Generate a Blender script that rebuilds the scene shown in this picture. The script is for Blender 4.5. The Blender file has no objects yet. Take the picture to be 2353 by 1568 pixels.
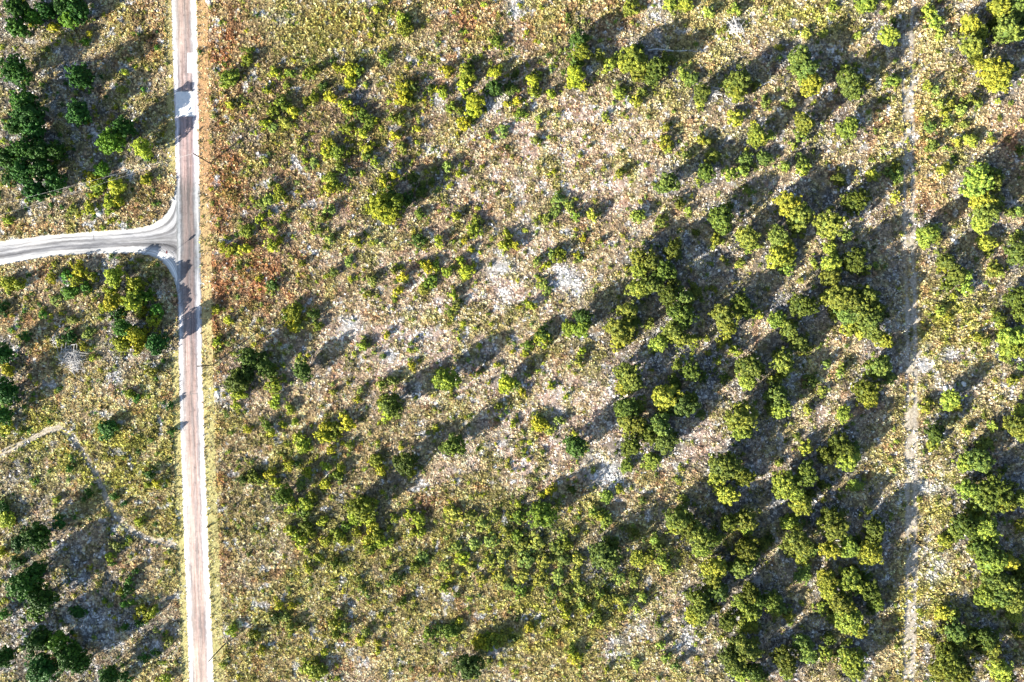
import bpy, math, random
import numpy as np
from mathutils import Vector, Matrix

# ------------------------------------------------------------------ camera, sky, sun, exposure
random.seed(7)
rng = np.random.default_rng(7)
sc = bpy.context.scene
C = sc.collection
H = 156.8                      # flying height in metres; 10 photo pixels (of 2353) are one metre
SHADOW_DEG, SUN_EL = 37.0, 18.0
cam_d = bpy.data.cameras.new('camera'); cam = bpy.data.objects.new('camera', cam_d); C.objects.link(cam)
cam.location = (0, 0, H)
cam_d.sensor_width = 36; cam_d.lens = 36 * H / 235.3
cam_d.clip_start = 1; cam_d.clip_end = 3000
sc.camera = cam
w = bpy.data.worlds.new('World'); sc.world = w; w.use_nodes = True
nt = w.node_tree; bg = nt.nodes['Background']
sky = nt.nodes.new('ShaderNodeTexSky'); sky.sky_type = 'NISHITA'; sky.sun_disc = False
sky.sun_elevation = math.radians(SUN_EL); sky.sun_rotation = math.radians(270 - SHADOW_DEG)
nt.links.new(sky.outputs[0], bg.inputs[0]); bg.inputs[1].default_value = 0.058
sa = math.radians(SHADOW_DEG); se = math.radians(SUN_EL)
sun_d = bpy.data.lights.new('sun', 'SUN'); sun_d.energy = 5.0; sun_d.angle = math.radians(0.5); sun_d.color = (1.0, 0.93, 0.82)
sun = bpy.data.objects.new('sun', sun_d); C.objects.link(sun); sun.location = (-100, -70, 80)
sun.rotation_euler = Vector((math.cos(sa)*math.cos(se), math.sin(sa)*math.cos(se), -math.sin(se))).to_track_quat('-Z', 'Y').to_euler()
sc.view_settings.view_transform = 'Standard'; sc.view_settings.look = 'None'
sc.view_settings.gamma = 1; sc.view_settings.exposure = 2.1

# ------------------------------------------------------------------ helpers
def P(px, py, z=0.0):
    """photo position (2353 wide) of a point at height z -> world"""
    k = (H - z) / H
    return ((px - 1176.5) / 10 * k, (784 - py) / 10 * k)

def tag(o, label=None, cat=None, group=None, kind=None):
    if label: o['label'] = label
    if cat: o['category'] = cat
    if group: o['group'] = group
    if kind: o['kind'] = kind
    return o

def mesh_np(name, V, F, mats=(), smooth=False, mat_idx=None):
    """V (n,3) array, F (m,k) array of equal-sized faces"""
    V = np.asarray(V, np.float32); F = np.asarray(F, np.int32)
    me = bpy.data.meshes.new(name); k = F.shape[1]
    me.vertices.add(len(V)); me.vertices.foreach_set('co', V.ravel())
    me.loops.add(F.size); me.loops.foreach_set('vertex_index', F.ravel())
    me.polygons.add(len(F)); me.polygons.foreach_set('loop_start', np.arange(0, F.size, k, dtype=np.int32))
    me.polygons.foreach_set('loop_total', np.full(len(F), k, np.int32))
    if smooth: me.polygons.foreach_set('use_smooth', np.ones(len(F), bool))
    for m in mats: me.materials.append(m)
    if mat_idx is not None: me.polygons.foreach_set('material_index', np.asarray(mat_idx, np.int32))
    me.update(calc_edges=True)
    return me

def link(name, me, parent=None):
    o = bpy.data.objects.new(name, me); C.objects.link(o)
    if parent: o.parent = parent
    return o

def fbm(x, y, scale, seed, octaves=3, gain=0.5):
    r = np.random.default_rng(seed); out = np.zeros_like(x, float); amp = 1; tot = 0
    for o in range(octaves):
        G = r.random((256, 256)); fx = x / scale + 1000.3; fy = y / scale + 1000.7
        ix = np.floor(fx).astype(int); iy = np.floor(fy).astype(int)
        tx = fx - ix; ty = fy - iy; tx = tx*tx*(3-2*tx); ty = ty*ty*(3-2*ty)
        g = lambda a, b: G[a % 256, b % 256]
        out += amp * ((g(ix,iy)*(1-tx)+g(ix+1,iy)*tx)*(1-ty) + (g(ix,iy+1)*(1-tx)+g(ix+1,iy+1)*tx)*ty)
        tot += amp; amp *= gain; scale /= 2.1
    return out / tot

def sstep(a, b, x):
    t = np.clip((x - a) / (b - a), 0, 1); return t*t*(3-2*t)

# ------------------------------------------------------------------ node helpers
class NT:
    def __init__(s, name):
        s.m = bpy.data.materials.new(name); s.m.use_nodes = True
        s.t = s.m.node_tree; s.b = s.t.nodes['Principled BSDF']
        s.b.inputs['Roughness'].default_value = 0.9
        s.b.inputs['Specular IOR Level'].default_value = 0.15
    def n(s, typ, **kw):
        x = s.t.nodes.new(typ)
        for k, v in kw.items():
            if k.startswith('i_'): x.inputs[k[2:].replace('_', ' ')].default_value = v
            else: setattr(x, k, v)
        return x
    def l(s, a, b): s.t.links.new(a, b)
    def noise(s, vec, scale, detail=3, rough=0.6):
        x = s.n('ShaderNodeTexNoise'); x.inputs['Scale'].default_value = scale
        x.inputs['Detail'].default_value = detail; x.inputs['Roughness'].default_value = rough
        if vec: s.l(vec, x.inputs['Vector'])
        return x.outputs[0]
    def ramp(s, fac, stops):
        r = s.n('ShaderNodeValToRGB'); s.l(fac, r.inputs[0]); e = r.color_ramp.elements
        while len(e) < len(stops): e.new(0.5)
        for k, (p, c) in enumerate(stops):
            e[k].position = p; e[k].color = (*c, 1) if hasattr(c, '__len__') else (c, c, c, 1)
        return r.outputs[0]
    def mix(s, fac, a, b, mode='MIX'):
        x = s.n('ShaderNodeMix', data_type='RGBA', blend_type=mode)
        for sock, v in ((x.inputs[0], fac), (x.inputs[6], a), (x.inputs[7], b)):
            if isinstance(v, bpy.types.NodeSocket): s.l(v, sock)
            elif hasattr(v, '__len__'): sock.default_value = (*v, 1)
            else: sock.default_value = v
        return x.outputs[2]
    def math(s, op, a, b=0.0):
        x = s.n('ShaderNodeMath', operation=op)
        for sock, v in ((x.inputs[0], a), (x.inputs[1], b)):
            if isinstance(v, bpy.types.NodeSocket): s.l(v, sock)
            else: sock.default_value = v
        return x.outputs[0]
    def attr(s, name, typ='GEOMETRY'):
        return s.n('ShaderNodeAttribute', attribute_name=name, attribute_type=typ)
    def pos(s): return s.n('ShaderNodeNewGeometry').outputs['Position']
    def mapping(s, vec, scale):
        x = s.n('ShaderNodeMapping'); x.inputs['Scale'].default_value = scale; s.l(vec, x.inputs[0]); return x.outputs[0]
    def bump(s, h, strength, dist):
        x = s.n('ShaderNodeBump'); x.inputs['Strength'].default_value = strength; x.inputs['Distance'].default_value = dist
        s.l(h, x.inputs['Height']); s.l(x.outputs[0], s.b.inputs['Normal'])
    def col(s, c):
        if isinstance(c, bpy.types.NodeSocket): s.l(c, s.b.inputs['Base Color'])
        else: s.b.inputs['Base Color'].default_value = (*c, 1)
        return s.m

# ------------------------------------------------------------------ layout of roads (photo pixels)
ROAD = [(-400, 408, 29), (-100, 420, 29), (0, 423, 29.5), (130, 426, 29), (280, 429.5, 27.5), (522, 433, 27.5), (800, 437, 27.5),
        (1045, 444, 27.5), (1300, 453, 28), (1568, 463.5, 28.5), (1700, 469, 28.5), (2000, 480, 28.5)]
ry = np.array([r[0] for r in ROAD], float); rc = np.array([r[1] for r in ROAD], float); rw = np.array([r[2] for r in ROAD], float)
def road_c(py): return np.interp(py, ry, rc)
def road_w(py): return np.interp(py, ry, rw)
# side road outline, upper edge left to right then lower edge right to left
SIDE_UP = [(-320, 606), (-160, 577), (0, 554), (100, 541), (220, 531), (300, 526), (345, 517), (372, 501), (390, 478), (399, 452), (404, 420), (412, 395)]
SIDE_LO = [(412, 700), (406, 668), (400, 645), (392, 628), (380, 610), (365, 598), (348, 590), (322, 584.5), (290, 583), (233, 584), (133, 589), (66, 599), (0, 612), (-160, 640), (-320, 670)]
TRACK_C = [(-200, 2088), (0, 2087), (170, 2084), (330, 2089), (560, 2087), (700, 2092), (830, 2095), (1000, 2093), (1150, 2093), (1300, 2094), (1450, 2090), (1568, 2087), (1800, 2080)]
ty_ = np.array([t[0] for t in TRACK_C], float); tc_ = np.array([t[1] for t in TRACK_C], float)
FAINT = [(-60, 1062), (0, 1042), (60, 1018), (105, 990), (135, 983), (165, 1000), (195, 1045), (222, 1090), (238, 1130), (258, 1175), (290, 1212), (340, 1238), (385, 1250), (425, 1254)]
FAINT2 = [(0, 128+18), (0, 0)]
def poly_dist(px, py, pts):
    d = np.full(px.shape, 1e9)
    for (x0, y0), (x1, y1) in zip(pts[:-1], pts[1:]):
        dx, dy = x1-x0, y1-y0; t = np.clip(((px-x0)*dx + (py-y0)*dy) / (dx*dx+dy*dy), 0, 1)
        d = np.minimum(d, np.hypot(px-x0-t*dx, py-y0-t*dy))
    return d
def side_mask(px, py):
    ux = np.array([p[0] for p in SIDE_UP], float); uy = np.array([p[1] for p in SIDE_UP], float)
    lx = np.array([p[0] for p in SIDE_LO][::-1], float); ly = np.array([p[1] for p in SIDE_LO][::-1], float)
    return (py - np.interp(px, ux, uy), np.interp(px, lx, ly) - py, px < 412)   # >0 inside for the first two

# ------------------------------------------------------------------ ground cover zones (photo pixels): kind, cx, cy, rx, ry, strength
Z = {
 'rust': [(515,150,40,190,.75),(520,420,45,160,.7),(540,620,70,90,1.0),(610,660,90,60,.9),(500,760,25,110,.7),(660,600,60,60,.45),(510,1130,16,170,.55),(515,1270,20,60,.5),
          (1080,40,80,45,.55),(1330,50,90,40,.5),(1210,70,70,35,.45),(1450,50,60,20,.4),(340,70,40,60,.45),(350,120,30,40,.4),(320,460,50,40,.45),(60,520,120,12,.4),
          (2120,300,30,90,.45),(2330,330,40,60,.5),(2125,480,40,70,.45),(2190,810,30,40,.4),(985,1155,30,30,.5),(640,340,120,120,.2),(700,480,120,80,.2),(880,300,100,60,.2),
          (60,720,40,30,.4),(90,800,30,30,.35),(360,1190,40,30,.2),(640,200,60,60,.2),(560,880,25,40,.35),(800,180,80,40,.15),(900,50,200,40,.12)],
 'pink': [(1300,330,190,110,.9),(1400,420,160,110,.7),(1100,680,230,100,.7),(1250,600,120,100,.5),(960,800,230,90,.9),(1050,760,200,60,.5),(1000,880,170,60,.6),(1250,930,230,110,.7),(1230,1060,170,70,1.0),(1550,1010,180,60,.9),(1420,860,160,90,.7),
          (900,600,150,90,.4),(1900,690,150,60,.5),(1850,950,130,60,.5),(1960,500,140,60,.4),(1200,420,160,90,.5),(1600,680,160,90,.4),(1100,1090,120,50,.6),(640,1240,70,50,.55),(1520,1480,120,60,.4),(300,870,60,70,.4),
          (1700,430,120,50,.5),(2100,840,60,60,.4),(2000,800,120,60,.4),(260,400,90,60,.3)],
 'gold': [(240,1050,150,90,.7),(90,990,90,60,.6),(330,950,60,120,.35),(900,1270,330,90,.35),(1200,1450,260,90,.5),(780,1330,180,100,.35),(800,60,150,60,.4),(720,90,100,60,.3),(1660,60,60,50,.3),(1850,40,110,50,.5),
          (150,30,0,0,0),(2180,760,90,120,.55),(2160,1020,80,150,.4),(2150,1420,90,110,.8),(2180,1150,60,70,.5),(2150,240,60,120,.3),(250,1000,120,40,.4),(1260,1180,0,0,0),(600,1450,130,90,.35),(1600,1250,130,50,.6),(1250,1400,200,40,.5),
          (2180,1320,80,50,.5),(1530,170,90,60,.5),(400,1100,30,250,.4),(480,1250,20,350,.3),(100,60,0,0,0),(340,300,60,60,.35),(1950,1370,70,60,.3)],
 'white': [(1287,640,34,26,1.0),(1270,650,60,20,.5),(1395,1088,36,30,1.0),(1150,620,34,18,.7),(1160,680,14,22,.8),(893,820,16,14,.9),(965,770,22,16,.6),(800,745,28,18,.6),(1325,660,14,20,.7),(1285,935,14,50,.5),(1335,885,22,12,.7),
           (1590,1475,34,22,.8),(1420,1495,22,26,.7),(1475,1435,36,20,.6),(1310,1370,0,0,0),(262,865,15,18,.8),(230,490,22,16,.5),(2135,832,40,30,.7),(2190,820,30,30,.5),(2100,1070,20,20,.5),(2140,1300,30,30,.6),(2200,885,60,26,.4),
           (1195,15,26,20,.6),(1510,30,26,28,.5),(560,320,40,30,.2),(640,40,26,14,.4),(500,905,20,16,.6),(240,1440,50,40,.45),(130,1455,80,40,.3),(340,1495,30,22,.4),(1180,30,16,14,.7),(1000,235,20,12,.3),(1130,240,40,20,.35),(860,370,20,16,.4),(620,480,20,14,.4),
           (1255,1010,0,0,0),(1670,60,0,0,0),(1210,520,30,20,.4),(1190,420,12,40,.4),(1560,830,40,20,.3),(2110,1120,60,20,.4),(1620,610,30,20,.3),(210,1430,80,50,.35)],
 'grey': [(190,1290,110,90,.6),(150,1440,190,60,.75),(60,1100,60,80,.4),(1600,600,140,90,.55),(1720,700,260,60,.45),(1850,140,160,70,.45),(1930,470,140,70,.45),(1760,1000,140,60,.5),(1830,1150,140,80,.75),(1960,1160,90,70,.6),(1700,1320,140,70,.4),  # stony ground, plus grey patches painted where tree shadows fall
          (1560,820,120,60,.6),(1650,880,80,60,.45),(140,150,90,60,.5),(170,310,90,110,.6),(60,270,60,60,.3),(1680,200,60,40,.35),(1880,330,120,60,.3),(1700,330,90,60,.35),(1100,820,70,40,.25),(960,890,60,30,.25),(1010,420,60,40,.35),
          (2250,60,120,50,.6),(2300,180,80,60,.4),(2300,480,60,90,.4),(2250,640,70,60,.4),(2260,1410,120,90,.5),(2320,1100,90,60,.6),(2100,400,0,0,0),(1800,1450,200,90,.45),(1980,1380,60,80,.3),(1960,760,0,0,0),(2050,660,30,90,.4),(1840,400,200,70,.25),(840,220,40,30,.4),(1360,1050,60,40,.25),(1150,1000,70,30,.25)],
 'brown': [(620,400,120,330,.75),(760,300,180,200,.8),(950,330,220,170,.7),(1050,480,220,120,.65),(700,620,120,120,.5),(1150,180,250,120,.55),(1000,600,180,70,.5),(560,900,60,120,.3),(1180,380,120,60,.5),(800,470,180,90,.6),(1330,480,80,60,.4),(640,760,90,60,.4),
          (1000,1160,120,50,.5),(820,1130,150,80,.4),(1050,1230,150,60,.4),(250,560,0,0,0),(180,650,150,80,.35),(280,720,90,100,.4),(320,1290,90,120,.4),(800,1370,150,60,.3),(1120,1440,160,50,.3),(1580,640,100,80,.3),(1500,350,80,60,.3)],
 'olive': [(1240,1260,110,80,.8),(1370,1330,110,60,.7),(1170,1200,70,60,.6),(1330,1420,90,40,.3),(1060,1190,70,50,.3),(760,160,180,60,.3),(860,300,160,90,.2),(1350,780,90,60,.25),(380,210,40,60,.25),(700,1180,180,120,.35),(620,1100,90,60,.35),
           (1900,40,140,40,.2),(1300,470,80,60,.3),(1400,180,140,60,.3),(640,300,90,150,.25),(1500,720,150,120,.3),(1600,1250,120,90,.3),(2200,900,100,80,.15)],
}
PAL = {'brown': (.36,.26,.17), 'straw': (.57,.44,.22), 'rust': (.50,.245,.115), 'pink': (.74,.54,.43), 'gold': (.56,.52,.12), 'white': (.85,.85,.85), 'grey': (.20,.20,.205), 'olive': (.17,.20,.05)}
def zones(px, py):
    """weights of each ground cover kind, broken up by noise"""
    W = {}
    n1 = fbm(px, py, 34, 11, 4); n2 = fbm(px, py, 16, 12, 3)
    for i, (k, L) in enumerate(Z.items()):
        a = np.zeros_like(px, float)
        for (cx, cy, rx, r2, s) in L:
            if rx == 0: continue
            a = np.maximum(a, s * np.exp(-(((px-cx)/rx)**2 + ((py-cy)/r2)**2) * .9))
        nn = fbm(px, py, 26, 40+i, 4)
        W[k] = np.clip(a * (0.25 + 1.5*sstep(.3, .68, nn)), 0, 1)
    W['gold'] = np.clip(W['gold']*1.35, 0, 1)
    W['rust'] = np.maximum(W['rust'], .5*sstep(.66, .74, fbm(px, py, 30, 77, 3)))
    W['white'] = np.maximum(W['white'], .6*sstep(.70, .76, fbm(px, py, 22, 79, 3)))
    W['gold'] = np.maximum(W['gold'], .5*sstep(.54, .7, fbm(px, py, 60, 81, 4)))
    W['pink'] = np.maximum(W['pink'], .4*sstep(.5, .7, fbm(px, py, 80, 83, 4)))
    W['olive'] = np.maximum(W['olive'], .5*sstep(.6, .7, fbm(px, py, 28, 85, 4)))
    return W
def blend(W, order=('brown','pink','gold','rust','olive','grey','white')):
    shp = W['pink'].shape; c = np.empty(shp+(3,)); c[:] = PAL['straw']
    for k in order: c += (np.array(PAL[k]) - c) * W[k][..., None]
    return c
def bare(px, py):
    """how bare or pale the ground is (tracks, the two ruts, a painted sunlit stripe), 0..1"""
    d1 = np.abs(px - np.interp(py, ty_, tc_)); wob = (fbm(px, py, 20, 90, 3)-.5)*5
    rut = 1.35*np.where(px > np.interp(py, ty_, tc_), 1, .6)*np.exp(-((d1+wob*.6-9)/4.8)**2)
    rut *= .5 + .5*sstep(.3, .6, fbm(px, py, 40, 91, 3)) + .35*sstep(850, 1000, py)*sstep(1250, 1150, py)
    rut += .7*np.exp(-(d1/15)**2)*sstep(.38, .58, fbm(px, py, 22, 93, 3))
    d2 = poly_dist(px, py, FAINT)
    ft = .95*np.exp(-((d2-4)/2.7)**2) + .4*np.exp(-(d2/8)**2)
    ft = ft + .5*np.exp(-(np.abs(px-78-(py-195)*-1.33)/4)**2)*((px > 60) & (px < 200) & (py < 200) & (py > 100))  # pale stripe painted in as the sunlit gap between two tree shadows
    cent = road_c(py)
    return np.clip(np.maximum(rut, ft), 0, 1)

# ------------------------------------------------------------------ materials
def mat_ground():
    s = NT('ground'); p = s.pos()
    c = s.attr('col').outputs['Color']; W = s.attr('rock').outputs['Fac']
    n = s.noise(p, 1.7, 5, .75); n2 = s.noise(p, 6.0, 3, .8)
    v = s.ramp(n, [(.32, .45), (.5, .9), (.68, 1.35)])
    c1 = s.mix(1.0, c, v, 'MULTIPLY')
    c1 = s.mix(.6, c1, s.ramp(n2, [(.35, .5), (.65, 1.45)]), 'MULTIPLY')
    # broken limestone: pale slabs of uneven size with dark cracks and litter between
    q = s.n('ShaderNodeVectorMath', operation='ADD'); nn = s.n('ShaderNodeTexNoise'); nn.inputs['Scale'].default_value = 1.3; s.l(p, nn.inputs['Vector'])
    sc_ = s.n('ShaderNodeVectorMath', operation='SCALE'); s.l(nn.outputs['Color'], sc_.inputs[0]); sc_.inputs['Scale'].default_value = 1.1
    s.l(p, q.inputs[0]); s.l(sc_.outputs[0], q.inputs[1])
    vo = s.n('ShaderNodeTexVoronoi', feature='DISTANCE_TO_EDGE'); vo.inputs['Scale'].default_value = 1.15; s.l(q.outputs[0], vo.inputs['Vector'])
    vc = s.n('ShaderNodeTexVoronoi', feature='F1'); vc.inputs['Scale'].default_value = 1.15; s.l(q.outputs[0], vc.inputs['Vector'])
    sep = s.n('ShaderNodeSeparateColor'); s.l(vc.outputs['Color'], sep.inputs[0])
    slab = s.ramp(sep.outputs[0], [(.0, (.10, .095, .085)), (.45, (.2, .19, .18)), (.7, (.45, .44, .43)), (1, (.8, .79, .77))])
    slab = s.mix(.8, slab, s.ramp(n2, [(.3, .45), (.7, 1.35)]), 'MULTIPLY')
    crack = s.ramp(vo.outputs['Distance'], [(.02, 0.0), (.14, 1.0)])
    rock = s.mix(crack, (.045, .045, .04), slab)
    f = s.math('MULTIPLY', W, s.ramp(n, [(.36, .35), (.6, 1.0)]))
    s.bump(n2, .6, .12)
    return s.col(s.mix(f, c1, rock))

def mat_tuft():
    s = NT('dry_grass'); c = s.attr('tint', 'INSTANCER').outputs['Color']
    return s.col(c)

def leaf_mat(name, per_object=True):
    s = NT(name); s.b.inputs['Roughness'].default_value = .6
    if per_object: c = s.n('ShaderNodeObjectInfo').outputs['Color']
    else: c = s.attr('tint', 'INSTANCER').outputs['Color']
    g = s.attr('leafv').outputs['Fac']                    # per-leaf variation
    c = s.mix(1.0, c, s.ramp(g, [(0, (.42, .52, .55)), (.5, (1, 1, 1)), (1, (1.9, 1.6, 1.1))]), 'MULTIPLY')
    return s.col(c)

def mat_bark():
    s = NT('bark'); p = s.pos(); n = s.noise(s.mapping(p, (6, 6, 1.5)), 2, 4)
    s.bump(n, .5, .05)
    return s.col(s.ramp(n, [(.3, (.06, .045, .035)), (.7, (.2, .16, .13))]))

def mat_road(name, stops, streak=.5):
    """u runs across the road, v along it in metres"""
    s = NT(name); uv = s.n('ShaderNodeUVMap').outputs[0]; p = s.pos()
    sep = s.n('ShaderNodeSeparateXYZ'); s.l(uv, sep.inputs[0])
    wob = s.noise(s.mapping(uv, (0, .05, 0)), 1.0, 3)
    wob2 = s.noise(s.mapping(uv, (4, .35, 0)), 1.0, 4, .7)
    u = s.math('ADD', sep.outputs[0], s.math('MULTIPLY', s.math('SUBTRACT', wob, .5), .14))
    u = s.math('ADD', u, s.math('MULTIPLY', s.math('SUBTRACT', wob2, .5), .16))
    c = s.ramp(u, stops)
    st = s.noise(s.mapping(uv, (34, .12, 0)), 1.0, 4, .7)
    st2 = s.noise(s.mapping(uv, (11, .05, 0)), 1.0, 3, .6)
    blot = s.noise(s.mapping(uv, (1.2, .07, 0)), 1.0, 3, .6)
    c = s.mix(streak, c, s.ramp(st, [(.32, .45), (.5, 1.0), (.66, 1.25)]), 'MULTIPLY')
    c = s.mix(streak, c, s.ramp(st2, [(.36, .6), (.5, 1.0), (.62, 1.15)]), 'MULTIPLY')
    c = s.mix(.8, c, s.ramp(blot, [(.34, (.72, .74, .78)), (.5, (1, 1, 1)), (.66, (1.25, 1.2, 1.16))]), 'MULTIPLY')
    if name == 'road_gravel':
        vv = s.math('MULTIPLY', sep.outputs[1], 1/220)
        c = s.mix(1.0, c, s.ramp(vv, [(.13, (1, .95, .88)), (.2, (1, .98, .98)), (.26, (.98, .9, .95)), (.318, (1.0, .92, .95)), (.335, (.52, .54, .56)), (.42, (.46, .48, .51)), (.47, (.8, .78, .82)), (.58, (1.0, .95, .93)), (.66, (1.3, 1.25, 1.22)), (.8, (1.15, 1.1, 1.06))]), 'MULTIPLY')
        ph = s.noise(p, .9, 5, .75)
        c = s.mix(1.0, c, s.ramp(ph, [(.28, .42), (.42, .88), (.6, 1.0), (.7, 1.4)]), 'MULTIPLY')
    c = s.mix(.5, c, s.ramp(s.noise(p, 7, 3, .8), [(.3, .75), (.7, 1.2)]), 'MULTIPLY')
    s.bump(s.noise(p, 9, 3), .3, .04)
    return s.col(c)

M_ground = mat_ground(); M_tuft = mat_tuft(); M_leaf = leaf_mat('leaves'); M_leaf_i = leaf_mat('scrub_leaves', False); M_bark = mat_bark()
def simple(name, a, b, scale=8, rough=.8):
    s = NT(name); s.b.inputs['Roughness'].default_value = rough
    return s.col(s.ramp(s.noise(s.pos(), scale, 4, .7), [(.3, a), (.7, b)]))
M_stone = simple('limestone', (.55, .55, .53), (.9, .9, .88), 5)
M_dead = simple('dead_wood', (.2, .19, .19), (.8, .79, .77), 2.5)
M_pole = simple('pole_wood', (.05, .04, .03), (.12, .09, .07), 6)
M_metal = simple('galvanised', (.25, .26, .27), (.4, .4, .42), 6, .5)
M_sign = simple('sign_face', (.4, .02, .02), (.5, .03, .03), 3, .5)
M_wire = simple('wire', (.55, .55, .55), (.7, .7, .7), 3, .4)
M_ceramic = simple('insulator', (.25, .2, .16), (.35, .3, .25), 3, .3)

# ------------------------------------------------------------------ ground sheet
def build_ground():
    step = 4.0                                           # photo pixels between ground vertices inside the view
    xs = np.concatenate([[-9000, -3000, -900, -300], np.arange(-100, 2460, step), [2700, 3400, 6000, 12000]])
    ys = np.concatenate([[-9000, -3000, -900, -300], np.arange(-100, 1680, step), [1900, 2600, 5000, 11000]])
    X, Y = np.meshgrid(xs, ys)
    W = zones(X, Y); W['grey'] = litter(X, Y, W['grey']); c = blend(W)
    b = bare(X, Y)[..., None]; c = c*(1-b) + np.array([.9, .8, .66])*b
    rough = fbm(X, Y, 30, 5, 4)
    Zh = (rough-.5)*.35*sstep(0, 60, np.abs(X - road_c(Y)) - 25)
    sd = side_mask(X, Y); near = (sd[0] > -60) & (sd[1] > -60) & (X < 480)
    Zh = np.where(near, 0, Zh) - .02
    V = np.stack([(X-1176.5)/10, (784-Y)/10, Zh], -1).reshape(-1, 3)
    ny, nx = X.shape; i = np.arange(ny*nx).reshape(ny, nx)
    F = np.stack([i[1:, :-1], i[1:, 1:], i[:-1, 1:], i[:-1, :-1]], -1).reshape(-1, 4)
    me = mesh_np('ground', V, F, [M_ground], True)
    a = me.attributes.new('col', 'FLOAT_COLOR', 'POINT')
    a.data.foreach_set('color', np.concatenate([c.reshape(-1, 3)*.5, np.ones((nx*ny, 1))], 1).astype(np.float32).ravel())
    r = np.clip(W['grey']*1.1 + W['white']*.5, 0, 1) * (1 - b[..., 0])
    me.attributes.new('rock', 'FLOAT', 'POINT').data.foreach_set('value', r.ravel().astype(np.float32))
    o = link('ground', me); tag(o, kind='structure')

# ------------------------------------------------------------------ roads
def ribbon(name, left, right, z, mat, kind='structure'):
    """strip between two lists of photo points, v in metres"""
    V, UV, F = [], [], []; n = len(left); k = 8; v = 0; prev = None
    for a, b in zip(left, right):
        m = ((a[0]+b[0])/20, (a[1]+b[1])/20)
        if prev: v += math.dist(m, prev)
        prev = m
        for j in range(k+1):
            t = j/k; x, y = P(a[0]*(1-t)+b[0]*t, a[1]*(1-t)+b[1]*t)
            V.append((x, y, z)); UV.append((t, v))
    for i in range(n-1):
        for j in range(k):
            F.append((i*(k+1)+j, (i+1)*(k+1)+j, (i+1)*(k+1)+j+1, i*(k+1)+j+1))
    me = mesh_np(name, V, F, [mat]); uv = me.uv_layers.new(name='UVMap')
    uv.data.foreach_set('uv', np.array([UV[i] for f in F for i in f], np.float32).ravel())
    o = link(name, me)
    if kind: tag(o, kind=kind)
    return o
def jag(a): return (random.random()-.5)*a
pys = np.arange(-300, 1900, 5.0)
M_road = mat_road('road_gravel', [(0, (.5, .5, .48)), (.10, (.8, .8, .8)), (.19, (.36, .35, .35)), (.3, (.40, .33, .30)), (.42, (.44, .34, .31)), (.52, (.27, .24, .23)), (.64, (.43, .33, .30)), (.74, (.30, .28, .285)), (.81, (.6, .6, .6)), (.9, (.84, .84, .84)), (1, (.45, .45, .42))], .8)
road = ribbon('main_road', [(road_c(y)-road_w(y)+jag(1.6), y) for y in pys], [(road_c(y)+road_w(y)+jag(1.6), y) for y in pys], .035, M_road)
M_pale = mat_road('pale_road_gravel', [(0, (.42, .42, .4)), (.09, (.66, .66, .65)), (.2, (.36, .36, .37)), (.3, (.44, .44, .45)), (.4, (.22, .22, .23)), (.5, (.36, .36, .37)), (.6, (.15, .15, .16)), (.74, (.34, .34, .35)), (.88, (.66, .66, .65)), (1, (.4, .4, .38))], 1.0)
def curve(pts, n=14):
    out = []
    for i in range(len(pts)-1):
        p0 = Vector(pts[max(i-1, 0)]); p1 = Vector(pts[i]); p2 = Vector(pts[i+1]); p3 = Vector(pts[min(i+2, len(pts)-1)])
        for k in range(n):
            t = k/n; out.append(tuple(.5*((2*p1)+(p2-p0)*t+(2*p0-5*p1+4*p2-p3)*t*t+(3*p1-p0-3*p2+p3)*t**3)))
    out.append(tuple(pts[-1])); return out
def resample(pts, n):
    d = [0]
    for a, b in zip(pts[:-1], pts[1:]): d.append(d[-1]+math.dist(a, b))
    t = np.linspace(0, d[-1], n); return list(zip(np.interp(t, d, [p[0] for p in pts]), np.interp(t, d, [p[1] for p in pts])))
up = resample(curve(SIDE_UP), 140); lo = resample(curve(SIDE_LO[::-1]), 140)
ribbon('side_road', [(x, y+jag(1.5)) for x, y in up], [(x, y+jag(1.5)) for x, y in lo], .031, M_pale)
# pale concrete crossing slabs let into the road
M_slab = simple('pale_concrete', (.62, .62, .62), (.8, .8, .8), 1.5)
def slab(x0, x1, y0, y1, z):
    V = [(*P(x0, y1), z), (*P(x1, y1), z), (*P(x1, y0), z), (*P(x0, y0), z)]
    return V
Vs = slab(404, 447, 211, 268, .04) + slab(431, 451, 122, 168, .04)
o = link('road_slab', mesh_np('road_slab', Vs, [(0, 1, 2, 3), (4, 5, 6, 7)], [M_slab])); tag(o, kind='structure')
# dark seam and tyre marks
M_dark = simple('tyre_mark', (.10, .10, .10), (.25, .25, .25), 4)
Vm, Fm = [], []
def mark(a, b, wd):
    a = Vector((*P(*a), .0445)); b = Vector((*P(*b), .0445)); n = (b-a).cross(Vector((0, 0, 1))).normalized()*wd/2
    k = len(Vm); Vm.extend([a-n, b-n, b+n, a+n]); Fm.append((k, k+1, k+2, k+3))
mark((404, 210.5), (443, 209.5), .16)
for a, b in [((405, 679), (431, 654)), ((407, 672), (421, 657)), ((413, 699), (424, 686)), ((416, 692), (428, 684)), ((437, 906), (455, 905)), ((437, 907), (437, 898)), ((372, 560), (400, 585)), ((350, 556), (384, 583)), ((330, 585), (348, 570)), ((215, 541), (216, 555))]: mark(a, b, .1)
o = link('road_mark', mesh_np('road_mark', Vm, Fm, [M_dark])); tag(o, kind='structure')
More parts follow.
